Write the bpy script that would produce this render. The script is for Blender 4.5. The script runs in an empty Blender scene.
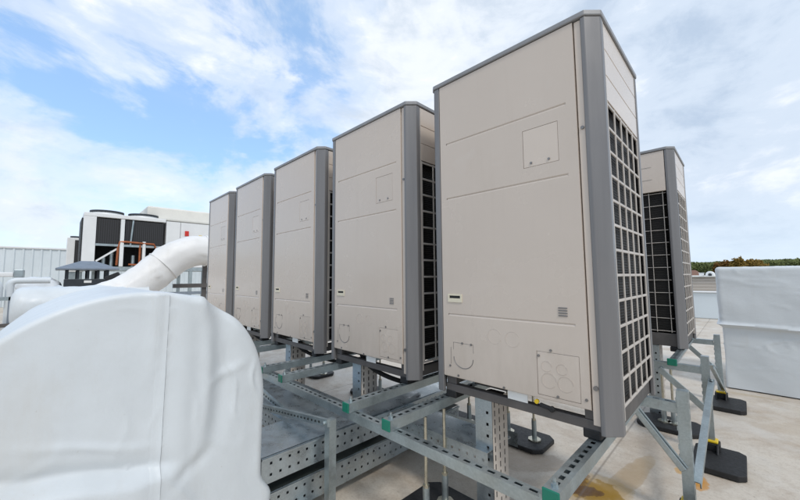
import bpy, math, random
from mathutils import Vector, Matrix, noise

R = math.radians
sc = bpy.context.scene
col = sc.collection
rnd = random.Random(7)


# ------------------------------------------------------------------ materials
class NT:
    def __init__(s, name):
        s.m = bpy.data.materials.new(name)
        s.m.use_nodes = True
        s.t = s.m.node_tree
        s.b = s.t.nodes['Principled BSDF']
        s.out = s.t.nodes['Material Output']
        s.co = s.n('ShaderNodeTexCoord')
        s.geo = s.n('ShaderNodeNewGeometry')

    def n(s, typ, **kw):
        nd = s.t.nodes.new(typ)
        for k, v in kw.items():
            if k in nd.inputs.keys():
                nd.inputs[k].default_value = v
            else:
                setattr(nd, k, v)
        return nd

    def l(s, a, b):
        s.t.links.new(a, b)

    def noise(s, scale, detail=4.0, rough=.55, vec=None, stretch=None, distortion=0.0):
        nd = s.n('ShaderNodeTexNoise')
        nd.inputs['Scale'].default_value = scale
        nd.inputs['Detail'].default_value = detail
        nd.inputs['Roughness'].default_value = rough
        nd.inputs['Distortion'].default_value = distortion
        v = vec or s.geo.outputs['Position']
        if stretch:
            mp = s.n('ShaderNodeMapping')
            mp.inputs['Scale'].default_value = stretch
            s.l(v, mp.inputs['Vector'])
            v = mp.outputs['Vector']
        s.l(v, nd.inputs['Vector'])
        return nd.outputs['Fac']

    def ramp(s, fac, stops):
        r = s.n('ShaderNodeValToRGB')
        cr = r.color_ramp
        while len(cr.elements) < len(stops):
            cr.elements.new(.5)
        for e, (p, c) in zip(cr.elements, stops):
            e.position = p
            e.color = (c[0], c[1], c[2], 1) if hasattr(c, '__len__') else (c, c, c, 1)
        s.l(fac, r.inputs['Fac'])
        return r.outputs['Color']

    def mix(s, fac, a, b, mode='MIX'):
        m = s.n('ShaderNodeMix', data_type='RGBA', blend_type=mode)
        for sock, v in ((m.inputs[0], fac), (m.inputs[6], a), (m.inputs[7], b)):
            if hasattr(v, 'links'):
                s.l(v, sock)
            elif hasattr(v, '__len__'):
                sock.default_value = (v[0], v[1], v[2], 1)
            else:
                sock.default_value = v
        return m.outputs[2]

    def math(s, op, a, b=0.0):
        m = s.n('ShaderNodeMath', operation=op)
        for sock, v in ((m.inputs[0], a), (m.inputs[1], b)):
            if hasattr(v, 'links'):
                s.l(v, sock)
            else:
                sock.default_value = v
        return m.outputs[0]

    def bump(s, h, strength=.2, dist=.01):
        b = s.n('ShaderNodeBump')
        b.inputs['Strength'].default_value = strength
        b.inputs['Distance'].default_value = dist
        s.l(h, b.inputs['Height'])
        s.l(b.outputs['Normal'], s.b.inputs['Normal'])

    def set(s, color=None, rough=None, metal=None, spec=None, coat=None):
        for key, v in (('Base Color', color), ('Roughness', rough), ('Metallic', metal),
                       ('Specular IOR Level', spec), ('Coat Weight', coat)):
            if v is None:
                continue
            sock = s.b.inputs[key]
            if hasattr(v, 'links'):
                s.l(v, sock)
            elif hasattr(v, '__len__'):
                sock.default_value = (v[0], v[1], v[2], 1)
            else:
                sock.default_value = v
        return s


M = {}


def plain(name, c, rough=.5, metal=0.0, var=.12, scale=9.0, spec=.5, bump=0.0, stretch=None, coat=None):
    t = NT(name)
    f = t.noise(scale, 5, .6, stretch=stretch)
    lo = tuple(x * (1 - var) for x in c)
    hi = tuple(min(1, x * (1 + var)) for x in c)
    colr = t.ramp(f, [(.3, lo), (.7, hi)])
    rr = t.ramp(t.noise(scale * 2.3, 4), [(.3, rough * .85), (.7, min(1, rough * 1.15))])
    t.set(colr, rr, metal, spec, coat)
    if bump:
        t.bump(t.noise(scale * 5, 4, .6), bump, .01)
    M[name] = t.m
    return t


# beige powder-coated sheet with faint dust runs
t = NT('beige_paint')
dust = t.noise(3.0, 6, .65, stretch=(6, 6, .7))
big = t.noise(1.1, 3, .5)
c = t.ramp(big, [(.3, (.590, .508, .436)), (.7, (.634, .552, .478))])
c = t.mix(t.ramp(dust, [(.52, 0), (.8, .15)]), c, (.47, .395, .32))
smudge = t.noise(7.0, 5, .6, distortion=.6)
c = t.mix(t.ramp(smudge, [(.62, 0), (.78, .30)]), c, (.66, .61, .55))
hs = t.n('ShaderNodeSeparateXYZ')
t.l(t.geo.outputs['Position'], hs.inputs[0])
splash = t.math('ADD', hs.outputs['Z'], t.math('MULTIPLY', t.noise(5, 6, .7, stretch=(2, 2, .5)), .9))
c = t.mix(t.ramp(t.math('SUBTRACT', splash, .5), [(.50, .30), (.85, 0)]), c, (.40, .335, .27))
oi = t.n('ShaderNodeObjectInfo')
c = t.mix(1.0, c, t.ramp(oi.outputs['Random'], [(0, .93), (1, 1.05)]), 'MULTIPLY')
t.set(c, t.ramp(t.noise(2.2, 5), [(.3, .17), (.7, .32)]), 0, .5, .10)
t.bump(t.math('ADD', t.noise(1.9, 3), t.math('MULTIPLY', t.noise(180, 2), .02)), .14, .03)
M['beige_paint'] = t.m

plain('beige_grille', (.52, .475, .43), .45, var=.10)
t = NT('post_plastic')
c = t.ramp(t.noise(2, 4, stretch=(8, 8, .6)), [(.3, (.170, .166, .168)), (.7, (.212, .208, .210))])
t.set(c, t.ramp(t.noise(5, 4), [(.3, .30), (.7, .44)]), .25, .5)
M['post_plastic'] = t.m
plain('cap_grey', (.27, .27, .275), .4, .2)
plain('dark_base', (.10, .092, .088), .5, .1, var=.2)
plain('black_void', (.012, .012, .013), .7)
t = NT('coil_fin')
w = t.n('ShaderNodeTexWave')
w.bands_direction = 'Z'
w.inputs['Scale'].default_value = 26
w.inputs['Distortion'].default_value = .3
t.l(t.geo.outputs['Position'], w.inputs['Vector'])
t.set(t.ramp(w.outputs['Fac'], [(.2, .006), (.9, (.030, .028, .026))]), .55, .3, .25)
t.bump(w.outputs['Fac'], .4, .01)
M['coil_fin'] = t.m
t = NT('chiller_coil')
w = t.n('ShaderNodeTexWave')
w.bands_direction = 'Y'
w.inputs['Scale'].default_value = 5
t.l(t.geo.outputs['Position'], w.inputs['Vector'])
t.set(t.ramp(w.outputs['Fac'], [(.2, .018), (.9, (.040, .040, .045))]), .6, .2)
M['chiller_coil'] = t.m
plain('seam_grey', (.30, .32, .33), .6)
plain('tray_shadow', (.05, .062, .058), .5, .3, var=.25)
plain('clay_roof', (.20, .10, .065), .7)
plain('white_label', (.78, .78, .76), .4, var=.03)
plain('cream_plastic', (.70, .64, .50), .45, var=.05)
plain('screw_metal', (.24, .23, .225), .4, .7)
plain('black_rubber', (.012, .012, .013), .62, var=.35, scale=25, bump=.15)
plain('black_foam', (.02, .02, .021), .8, var=.3, scale=20)
plain('yellow_plastic', (.75, .52, .02), .4, var=.06)
plain('green_cap', (.005, .17, .11), .38, var=.10)
plain('red_switch', (.6, .03, .02), .4)
plain('copper_pipe', (.34, .10, .035), .4, .3, var=.2)
plain('white_metal', (.76, .77, .77), .45, var=.04, scale=2)
plain('white_facade', (.66, .72, .75), .5, var=.05, scale=1.2)
plain('pale_cream', (.78, .76, .70), .6, var=.05, scale=2)
plain('hood_metal', (.24, .275, .32), .45, .5, var=.12)
plain('hood_louver', (.035, .042, .05), .55, .2)
plain('beige_siding', (.66, .58, .50), .6, var=.06, scale=.8)
plain('bark', (.07, .05, .035), .9, var=.3, bump=.3)

# galvanised steel : spangle + dull zinc
for nm, base, rg in (('galvanised', (.41, .475, .49), .30), ('galvanised_sheet', (.47, .54, .58), .22)):
    t = NT(nm)
    v = t.n('ShaderNodeTexVoronoi')
    v.inputs['Scale'].default_value = 130
    t.l(t.geo.outputs['Position'], v.inputs['Vector'])
    f = t.noise(4, 6, .65)
    c = t.ramp(f, [(.28, tuple(x * .72 for x in base)), (.72, tuple(x * 1.25 for x in base))])
    sp = t.n('ShaderNodeSeparateColor')
    t.l(v.outputs['Color'], sp.inputs[0])
    c = t.mix(.16, c, t.ramp(sp.outputs[0], [(0, .25), (1, .62)]))
    stain = t.noise(11, 5, .7)
    c = t.mix(t.ramp(stain, [(.60, 0), (.75, .40 if nm == 'galvanised' else .0)]), c, (.22, .21, .20))
    t.set(c, t.ramp(t.noise(16, 4), [(.3, rg), (.7, rg + .2)]), .88, .5)
    t.bump(t.noise(30, 4), .08, .004)
    M[nm] = t.m

plain('zinc_rod', (.5, .47, .38), .3, .85, var=.2, scale=30)

# PVC tarpaulin
for nm, base in (('tarp_white', (.655, .695, .72)), ('tarp_duct', (.80, .79, .775)), ('tarp_cool', (.74, .78, .82))):
    t = NT(nm)
    c = t.ramp(t.noise(2.4, 6, .6), [(.3, tuple(x * .95 for x in base)), (.7, tuple(min(1, x * 1.03) for x in base))])
    grime = t.noise(5.5, 7, .7, stretch=(1, 1, .35))
    c = t.mix(t.ramp(grime, [(.54, 0), (.80, .30)]), c, (.52, .48, .41))
    runs = t.noise(9, 6, .7, stretch=(1, 1, .10))
    c = t.mix(t.ramp(runs, [(.60, 0), (.76, .20)]), c, (.50, .46, .40))
    spots = t.noise(60, 2, .5)
    c = t.mix(t.ramp(spots, [(.74, 0), (.80, .30)]), c, (.38, .35, .30))
    t.set(c, t.ramp(t.noise(9, 4), [(.3, .34), (.7, .52)]), 0, .45)
    t.bump(t.noise(22, 5, .6), .10, .012)
    M[nm] = t.m

# roof membrane: dusty off-white with dirt, scuffs and rusty water stains
t = NT('roof_membrane')
base = t.ramp(t.noise(.55, 7, .6), [(.30, (.55, .485, .40)), (.70, (.69, .63, .55))])
dirt = t.noise(2.1, 9, .68, distortion=.5)
base = t.mix(t.ramp(dirt, [(.44, 0), (.64, .72)]), base, (.42, .33, .245))
grit = t.noise(75, 4, .75)
base = t.mix(t.ramp(grit, [(.48, 0), (.70, .38)]), base, (.33, .27, .21))
fine = t.noise(14, 10, .75)
base = t.mix(t.ramp(fine, [(.50, 0), (.72, .45)]), base, (.31, .24, .175))
pale = t.noise(1.3, 6, .6)
base = t.mix(t.ramp(pale, [(.52, 0), (.70, .6)]), base, (.68, .655, .615))
speck = t.noise(48, 3, .6)
base = t.mix(t.ramp(speck, [(.66, 0), (.74, .65)]), base, (.17, .12, .08))


def spot(cx, cy, rx, ry, rot, colr, base, k=.8, wob=.35, sc_=6):
    """rusty water stain lying at a place on the roof"""
    mp = t.n('ShaderNodeMapping', vector_type='TEXTURE')
    mp.inputs['Location'].default_value = (cx, cy, 0)
    mp.inputs['Rotation'].default_value = (0, 0, R(rot))
    mp.inputs['Scale'].default_value = (rx, ry, 1)
    t.l(t.geo.outputs['Position'], mp.inputs['Vector'])
    ln = t.n('ShaderNodeVectorMath', operation='LENGTH')
    t.l(mp.outputs['Vector'], ln.inputs[0])
    d = t.math('ADD', ln.outputs['Value'], t.math('MULTIPLY', t.math('SUBTRACT', t.noise(sc_, 5, .6), .5), wob * 3))
    f = t.ramp(d, [(.55, k), (.90, k * .75), (1.0, 0)])
    return t.mix(f, base, colr)


base = spot(.66, 1.05, .07, .34, -6, (.40, .29, .17), base, .75, .3, 4)
base = spot(.53, .74, .26, .17, 40, (.45, .31, .14), base, .7, .5, 5)
base = spot(.52, .70, .20, .115, 40, (.30, .165, .004), base, .97, .6, 7)
base = spot(.50, .67, .10, .055, 40, (.085, .032, .004), base, .9, .7, 12)
base = spot(.44, .80, .05, .10, 20, (.085, .032, .004), base, .7, .8, 12)
base = spot(.95, 1.22, .05, .10, 0, (.55, .24, .02), base, .9, .4, 10)
base = spot(.86, 1.30, .035, .05, 0, (.55, .30, .06), base, .7, .4, 12)
base = spot(.1, .75, .30, .15, 30, (.33, .25, .18), base, .6, .4)
base = spot(-.45, .55, .25, .10, 20, (.36, .25, .17), base, .6, .4)
base = spot(.05, -.2, .40, .16, 20, (.27, .21, .14), base, .7, .5)
base = spot(.35, -.25, .20, .14, 0, (.22, .16, .09), base, .6, .5)
base = spot(1.15, 3.45, .25, .05, 0, (.45, .36, .24), base, .6, .5)
base = spot(1.4, 2.6, .25, .12, 30, (.50, .42, .33), base, .5, .5)
# welded membrane seams
sx = t.n('ShaderNodeSeparateXYZ')
t.l(t.geo.outputs['Position'], sx.inputs[0])
s1 = t.math('ABSOLUTE', t.math('SUBTRACT', t.math('FRACT', t.math('MULTIPLY', t.math('ADD', sx.outputs['X'], 1.25 - .50), 1 / 2.5)), .5))
seam = t.ramp(s1, [(0, 1), (.0018, 1), (.0035, 0)])
t.set(t.mix(t.math('MULTIPLY', seam, .6), base, (.13, .10, .08)), t.ramp(t.noise(5, 8, .65), [(.3, .30), (.7, .75)]), 0, .4)
t.bump(t.math('ADD', t.noise(26, 6, .65), t.math('MULTIPLY', t.ramp(s1, [(0, 0), (.006, 0), (.012, 1), (.05, 1)]), .5)), .16, .02)
M['roof_membrane'] = t.m

for nm, a, b in (('leaf_dark', (.060, .080, .030), (.19, .215, .075)), ('leaf_gold', (.15, .095, .02), (.29, .19, .045)),
                 ('leaf_orange', (.13, .065, .018), (.22, .12, .03)), ('field', (.05, .06, .025), (.09, .085, .04))):
    t = NT(nm)
    t.set(t.ramp(t.noise(.5 if nm != 'field' else .02, 6, .7), [(.3, a), (.7, b)]), .8, 0, .2)
    M[nm] = t.m


# ------------------------------------------------------------------ mesh helpers
class MB:
    def __init__(s):
        s.v = []
        s.f = []

    def vert(s, p):
        s.v.append(tuple(p))
        return len(s.v) - 1

    def quad(s, a, b, c, d):
        i = len(s.v)
        s.v += [tuple(a), tuple(b), tuple(c), tuple(d)]
        s.f.append((i, i + 1, i + 2, i + 3))

    def box(s, x0, x1, y0, y1, z0, z1):
        i = len(s.v)
        s.v += [(x0, y0, z0), (x1, y0, z0), (x1, y1, z0), (x0, y1, z0), (x0, y0, z1), (x1, y0, z1), (x1, y1, z1), (x0, y1, z1)]
        for q in ((0, 3, 2, 1), (4, 5, 6, 7), (0, 1, 5, 4), (1, 2, 6, 5), (2, 3, 7, 6), (3, 0, 4, 7)):
            s.f.append(tuple(i + k for k in q))
        return s

    def prism(s, poly, z0, z1):
        """vertical prism over an anticlockwise plan polygon"""
        n = len(poly)
        i = len(s.v)
        s.v += [(x, y, z0) for x, y in poly] + [(x, y, z1) for x, y in poly]
        s.f.append(tuple(i + k for k in range(n))[::-1])
        s.f.append(tuple(i + n + k for k in range(n)))
        for k in range(n):
            j = (k + 1) % n
            s.f.append((i + k, i + j, i + n + j, i + n + k))
        return s

    def bar(s, a, b, w, h, up=(0, 0, 1)):
        """rectangular bar between two points"""
        a, b = Vector(a), Vector(b)
        d = (b - a).normalized()
        sd = d.cross(Vector(up))
        if sd.length < 1e-4:
            sd = d.cross(Vector((0, 1, 0)))
        sd.normalize()
        u = sd.cross(d)
        i = len(s.v)
        for p in (a, b):
            for k, l in ((-1, -1), (1, -1), (1, 1), (-1, 1)):
                s.v.append(tuple(p + sd * (k * w / 2) + u * (l * h / 2)))
        for q in ((0, 1, 2, 3), (7, 6, 5, 4), (0, 4, 5, 1), (1, 5, 6, 2), (2, 6, 7, 3), (3, 7, 4, 0)):
            s.f.append(tuple(i + k for k in q))
        return s

    def tube(s, pts, r, n=16, caps=True, wob=None):
        pts = [Vector(p) for p in pts]
        rings = []
        prev = None
        for k, p in enumerate(pts):
            d = (pts[min(k + 1, len(pts) - 1)] - pts[max(k - 1, 0)]).normalized()
            if prev is None:
                u = d.orthogonal().normalized()
                if abs(d.z) < .9:
                    u = d.cross(Vector((0, 0, 1))).normalized()
            else:
                u = (prev - d * prev.dot(d)).normalized()
            prev = u
            w = d.cross(u)
            rr = r[k] if hasattr(r, '__len__') else r
            ring = []
            for j in range(n):
                a = 2 * math.pi * j / n
                o = u * math.cos(a) + w * math.sin(a)
                q = p + o * rr
                if wob:
                    q = q + o * wob(q)
                ring.append(s.vert(q))
            rings.append(ring)
        for A, B in zip(rings, rings[1:]):
            for j in range(n):
                s.f.append((A[j], A[(j + 1) % n], B[(j + 1) % n], B[j]))
        if caps:
            s.f.append(tuple(rings[0])[::-1])
            s.f.append(tuple(rings[-1]))
        return s

    def disc(s, c, ax, r, t, n=16):
        c = Vector(c)
        ax = Vector(ax).normalized()
        return s.tube([c, c + ax * t], r, n)

    def sheet(s, o, u, v, us, vs, hole, depth=.0025):
        """perforated sheet: u,v unit vectors; cells with hole(i,j) are real openings with rims"""
        o, u, v = Vector(o), Vector(u), Vector(v)
        nrm = u.cross(v)
        P = lambda a, b, d=0: o + u * a + v * b - nrm * d
        for i in range(len(us) - 1):
            for j in range(len(vs) - 1):
                a0, a1, b0, b1 = us[i], us[i + 1], vs[j], vs[j + 1]
                if hole(i, j):
                    for (p, q) in (((a0, b0), (a1, b0)), ((a1, b0), (a1, b1)), ((a1, b1), (a0, b1)), ((a0, b1), (a0, b0))):
                        s.quad(P(*p), P(*q), P(*q, depth), P(*p, depth))
                else:
                    s.quad(P(a0, b0), P(a1, b0), P(a1, b1), P(a0, b1))
        return s

    def obj(s, name, mat, parent=None, smooth=False, bevel=0, seg=2, angle=40, merge=False):
        me = bpy.data.meshes.new(name)
        me.from_pydata(s.v, [], s.f)
        me.materials.append(M[mat])
        if merge:
            import bmesh
            bm = bmesh.new()
            bm.from_mesh(me)
            bmesh.ops.remove_doubles(bm, verts=bm.verts, dist=1e-4)
            bmesh.ops.recalc_face_normals(bm, faces=bm.faces)
            bm.to_mesh(me)
            bm.free()
        if smooth:
            me.polygons.foreach_set('use_smooth', [True] * len(me.polygons))
            me.set_sharp_from_angle(angle=R(angle))
        o = bpy.data.objects.new(name, me)
        col.objects.link(o)
        if parent:
            o.parent = parent
        if bevel:
            md = o.modifiers.new('bevel', 'BEVEL')
            md.width = bevel
            md.segments = seg
            md.limit_method = 'ANGLE'
            md.angle_limit = R(35)
        return o


def tag(o, label, cat, group=None):
    o['label'] = label
    o['category'] = cat
    if group:
        o['group'] = group
    return o


def thing(name, label, cat, loc=(0, 0, 0), rz=0, group=None):
    o = bpy.data.objects.new(name, None)
    o.empty_display_size = .1
    col.objects.link(o)
    o.location = loc
    o.rotation_euler = (0, 0, rz)
    return tag(o, label, cat, group)


def struct(o):
    o['kind'] = 'structure'
    return o


def copy_tree(o, parent=None):
    c = o.copy()
    col.objects.link(c)
    c.parent = parent
    for ch in list(o.children):
        copy_tree(ch, c)
    return c


def slots(L, pitch, size, start=.03):
    """break points along a length with an opening between every odd pair"""
    out = [0.0]
    p = start
    while p + size < L - .01:
        out += [p, p + size]
        p += pitch
    out.append(L)
    return out


def channel(mb, a, b, w, h, face='top', pitch=.05, slot=.030, sw=.013):
    """slotted strut between a and b (a,b = centre line of the section). Slots on one or more faces"""
    a, b = Vector(a), Vector(b)
    d = (b - a)
    L = d.length
    d.normalize()
    up = Vector((0, 0, 1)) if abs(d.z) < .9 else Vector((0, -1, 0))
    sd = d.cross(up).normalized()
    up = sd.cross(d)
    us = slots(L, pitch, slot)
    hole = lambda i, j: i % 2 == 1 and j == 1
    none = lambda i, j: False
    faces = {'top': (up, sd, w, h), 'bottom': (-up, -sd, w, h), 'right': (sd, -up, h, w), 'left': (-sd, up, h, w)}
    for k, (nrm, vv, width, dist) in faces.items():
        # d x v = outward normal
        if d.cross(vv).dot(nrm) < 0:
            vv = -vv
        o = a + nrm * (dist / 2) - vv * (width / 2)
        if k in face:
            mb.sheet(o, d, vv, us, [0, width / 2 - sw / 2, width / 2 + sw / 2, width], hole)
        else:
            mb.sheet(o, d, vv, [0, L], [0, width], none)
    for p, sgn in ((a, -1), (b, 1)):
        q = [p + sd * (i * w / 2) + up * (j * h / 2) for i, j in ((-1, -1), (1, -1), (1, 1), (-1, 1))]
        if sgn < 0:
            q = q[::-1]
        mb.quad(*q[::-1])
    return mb


# ------------------------------------------------------------------ VRF condensing unit
UW, UD, UH = .858, .749, 1.685
CH = .049


def build_unit():
    root = thing('air_conditioner', '', 'air conditioner')
    # inner void / coil body
    MB().box(.026, .832, .085, .66, .10, 1.640).obj('coil', 'coil_fin', root)
    # front panel with pressed creases and openings
    px0, px1, pz0, pz1 = .057, .762, .087, 1.658
    mb = MB()
    hat = (.530, .686, 1.086, 1.260)
    cov = (.557, .728, .100, .281)
    creases = [(1.321, .098, .722), (1.018, .095, .720), (.403, .093, .720)]
    xs = sorted({px0, px1, .093, .098, .095, .720, .722, hat[0], hat[1], cov[0], cov[1]})
    zs = sorted({pz0, pz1, hat[2], hat[3], cov[2], cov[3]} | {z + k for z, _, _ in creases for k in (-.006, .006)})
    rec = []

    def inrect(x, z, r):
        return r[0] < x < r[1] and r[2] < z < r[3]

    rects = [hat, cov] + [(a, b, z - .006, z + .006) for z, a, b in creases]
    hole = lambda i, j: any(inrect((xs[i] + xs[i + 1]) / 2, (zs[j] + zs[j + 1]) / 2, r) for r in rects)
    F = .004
    mb.sheet((0, F, 0), (1, 0, 0), (0, 0, 1), xs, zs, hole, .0)
    for r in (hat, cov):
        for (p, q) in (((r[0], r[2]), (r[1], r[2])), ((r[1], r[2]), (r[1], r[3])), ((r[1], r[3]), (r[0], r[3])), ((r[0], r[3]), (r[0], r[2]))):
            mb.quad((p[0], F, p[1]), (q[0], F, q[1]), (q[0], F + .005, q[1]), (p[0], F + .005, p[1]))
    for z, a, b in creases:     # bottoms of the creases
        mb.quad((a, F, z - .006), (b, F, z - .006), (b, F + .0036, z + .001), (a, F + .0036, z + .001))
        mb.quad((a, F + .0036, z + .001), (b, F + .0036, z + .001), (b, F, z + .006), (a, F, z + .006))
    for r in (hat, cov):
        mb.quad((r[0], F + .005, r[2]), (r[1], F + .005, r[2]), (r[1], F + .005, r[3]), (r[0], F + .005, r[3]))
    # returned edges
    mb.box(px0, px1, F + .006, .032, pz0 - .004, pz0)
    mb.quad((px1, F, pz0), (px1, .032, pz0), (px1, .032, pz1), (px1, F, pz1))
    mb.quad((px0, .032, pz0), (px0, F, pz0), (px0, F, pz1), (px0, .032, pz1))
    mb.quad((px0, F, pz0), (px0, .006 + F, pz0), (px1, .006 + F, pz0), (px1, F, pz0))
    mb.quad((px0, .032, pz0), (px0, .032, pz1), (px1, .032, pz1), (px1, .032, pz0))
    panel = mb.obj('front_panel', 'beige_paint', root)
    g = .0015
    MB().box(hat[0] + g, hat[1] - g, F + .0004, F + .0049, hat[2] + g, hat[3] - g).obj('service_hatch', 'beige_paint', panel, bevel=.0012)
    mb = MB().box(cov[0] + g, cov[1] - g, F + .0004, F + .0049, cov[2] + g, cov[3] - g)
    cv = mb.obj('pipe_cover', 'beige_paint', panel, bevel=.0012)
    for x, z, r in ((.598, .222, .021), (.660, .219, .021), (.606, .165, .030), (.672, .162, .030)):
        pts = [(x + r * math.cos(k * math.pi / 14), F - .0002, z + r * math.sin(k * math.pi / 14)) for k in range(26)]
        MB().tube(pts, .0007, 6).obj('knockout', 'beige_paint', cv, smooth=True)
    for x, z, r in ((.358, .318, .034), (.448, .315, .034)):
        pts = [(x + r * math.cos(.4 + k * math.pi / 16), F - .0002, z + r * math.sin(.4 + k * math.pi / 16)) for k in range(29)]
        MB().tube(pts, .0008, 6).obj('knockout', 'beige_paint', panel, smooth=True)
    # left pressed cable entry: thin dark cuts
    mb = MB()
    for a, b in (((.120, .262), (.240, .262)), ((.104, .235), (.104, .150)), ((.120, .262), (.120, .225)), ((.240, .262), (.240, .222))):
        mb.bar((a[0], F - .0002, a[1]), (b[0], F - .0002, b[1]), .0012, .0012, (0, 1, 0))
    pts = [(.180 + .058 * math.cos(math.pi + k * math.pi / 12), F - .0004, .19 + .052 * math.sin(math.pi + k * math.pi / 12)) for k in range(13)]
    mb.tube(pts, .0018, 6)
    mb.obj('cable_entry', 'screw_metal', panel)
    for x, z in ((.566, 1.104), (.644, 1.104), (.566, .262), (.618, .290), (.748, .120), (.640, .107), (.175, .262), (.228, .262), (.098, .14), (.148, .098), (.40, .092)):
        MB().disc((x, F + .001, z), (0, -1, 0), .0055, .004, 10).obj('screw', 'screw_metal', panel, smooth=True)
    # recessed finger grip
    mb = MB()
    hx0, hx1, hz0, hz1 = .092, .180, .468, .510
    mb.box(hx0, hx1, F - .004, F + .0, hz0, hz0 + .020).box(hx0, hx1, F - .004, F, hz1 - .008, hz1)
    mb.box(hx0, hx0 + .010, F - .004, F, hz0 + .020, hz1 - .008).box(hx1 - .010, hx1, F - .004, F, hz0 + .020, hz1 - .008)
    gr = mb.obj('grip', 'cream_plastic', panel)
    MB().box(hx0 + .010, hx1 - .010, F - .0012, F - .0002, hz0 + .020, hz1 - .008).obj('grip_recess', 'black_void', panel)
    mb = MB()
    for k in range(4):
        z = .435 + k * .0105
        mb.box(.656, .692, F - .0032, F - .0002, z, z + .0048)
    mb.obj('vent', 'screw_metal', panel, bevel=.001)
    # recessed strip between panel and post
    MB().box(.766, .7915, .010, .05, .03, 1.658).obj('trim_strip', 'beige_paint', root, bevel=.002)
    MB().box(.0565, .770, .034, .036, .09, 1.65).obj('inner_sheet', 'black_void', root)
    # corner posts
    Z0, Z1 = 0.0, 1.660
    mb = MB().prism([(.7925, .001), (UW - CH, .001), (UW - .001, CH), (UW - .001, .080), (UW - .018, .080), (UW - .018, .060), (.7925, .020)], Z0, Z1)
    mb.obj('corner_post', 'post_plastic', root, bevel=.004, seg=3)
    mb = MB().prism([(.002, .024), (.022, .001), (.054, .001), (.054, .020), (.018, .060), (.018, .080), (.002, .080)], Z0, Z1)
    mb.obj('corner_post', 'post_plastic', root, bevel=.004, seg=3)
    b0 = UD - .001
    mb = MB().prism([(UW - .001, b0 - CH), (UW - CH, b0), (.7925, b0), (.7925, b0 - .02), (UW - .018, b0 - .06), (UW - .018, b0 - .08), (UW - .001, b0 - .08)], Z0, Z1)
    mb.obj('corner_post', 'post_plastic', root, bevel=.004, seg=3)
    mb = MB().prism([(.002, b0 - .08), (.018, b0 - .08), (.018, b0 - .06), (.066, b0 - .02), (.066, b0), (CH, b0), (.002, b0 - CH)], Z0, Z1)
    mb.obj('corner_post', 'post_plastic', root, bevel=.004, seg=3)
    # top cap ring
    e = .004
    out = [(.022 - e, -e), (UW - CH + e * .4, -e), (UW + e, CH - e * .4), (UW + e, UD - CH), (UW - CH, UD + e), (CH, UD + e), (-e, UD - CH), (-e, .024 - e)]
    cap = MB().prism(out, 1.661, UH).obj('top_cap', 'cap_grey', root, bevel=.005, seg=3)
    mb = MB()
    for rr in (.10, .17, .24, .31):
        mb.tube([(.429 + rr * math.cos(k * math.pi / 18), .375 + rr * math.sin(k * math.pi / 18), UH + .012) for k in range(37)], .004, 6, False)
    for k in range(6):
        a = k * math.pi / 3
        mb.bar((.429, .375, UH + .012), (.429 + .32 * math.cos(a), .375 + .32 * math.sin(a), UH + .012), .006, .006)
    mb.obj('fan_guard', 'screw_metal', root)
    # sides
    for sgn in (1, -1):
        X = (lambda d: UW - d) if sgn > 0 else (lambda d: d)
        yA, yB = .090, UD - .084

        def bx(mb, d0, d1, y0, y1, z0, z1):
            a, b = sorted((X(d0), X(d1)))
            mb.box(a, b, y0, y1, z0, z1)
        mb = MB()
        z_ = [1.322, 1.428, 1.432, 1.541, 1.545, 1.658]
        for k in (0, 2, 4):
            bx(mb, .004, .020, yA, yB, z_[k], z_[k + 1])
        bx(mb, .008, .020, yA, yB, z_[1], z_[2])
        bx(mb, .008, .020, yA, yB, z_[3], z_[4])
        mb.obj('side_panel', 'beige_paint', root, bevel=.0015)
        # moulded grille: 5 columns x 12 rows
        nc, nr = 5, 12
        gz0, gz1 = .090, 1.318
        bw = .0145
        ys = []
        wcell = (yB - yA - bw) / nc
        mb = MB()
        for k in range(nc + 1):
            y = yA + k * wcell
            bx(mb, .004, .011, y + .002, y + bw - .002, gz0, gz1)
        hcell = (gz1 - gz0 - bw) / nr
        for j in range(nr + 1):
            z = gz0 + j * hcell
            for k in range(nc):
                y = yA + k * wcell + bw
                bx(mb, .005, .012, y - .001, y + wcell - bw + .001, z, z + bw - .003)
        mb.obj('side_grille', 'beige_grille', root, bevel=.0022)
        mb = MB()
        bx(mb, .002, .018, .0815, .0885, .05, 1.655)
        mb.obj('trim_strip', 'beige_grille', root)
    # back: sheet above, finned coil with wire guard below
    MB().box(.070, .788, UD - .030, UD - .004, 1.312, 1.658).obj('back_panel', 'beige_paint', root, bevel=.002)
    mb = MB()
    for z in (1.42, 1.53):
        mb.box(.16, .70, UD - .0042, UD - .0015, z, z + .004)
    mb.obj('crease', 'beige_grille', root)
    MB().box(.090, .770, UD - .060, UD - .030, .125, 1.305).obj('coil', 'coil_fin', root)
    MB().box(.790, .792, UD - .060, UD - .012, .12, 1.31).obj('inner_sheet', 'dark_base', root)
    mb = MB()
    for k in range(8):
        x = .096 + k * .0965
        mb.tube([(x, UD - .018, .125), (x, UD - .018, 1.305)], .0026, 6)
    for k in range(12):
        z = .135 + k * .1055
        mb.tube([(.075, UD - .0235, z), (.785, UD - .0235, z)], .0026, 6)
    mb.obj('wire_guard', 'beige_grille', root, smooth=True)
    # base frame
    mb = MB()
    mb.box(.055, .792, .022, .060, 0.004, .042)
    mb.box(.060, .120, .024, .05, .0425, .084).box(.7315, .768, .024, .05, .0425, .084).box(.18, .40, .10, .11, .0425, .084)
    mb.box(.055, .792, UD - .06, UD - .022, .012, .115)
    mb.box(.020, .054, .085, UD - .085, .012, .070).box(UW - .054, UW - .020, .085, UD - .085, .012, .070)
    mb.box(.062, .786, .062, UD - .062, .088, .098)
    mb.obj('base_frame', 'dark_base', root, bevel=.003)
    MB().box(.409, .503, .0185, .0215, .044, .0845).obj('label_plate', 'white_label', root)
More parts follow.
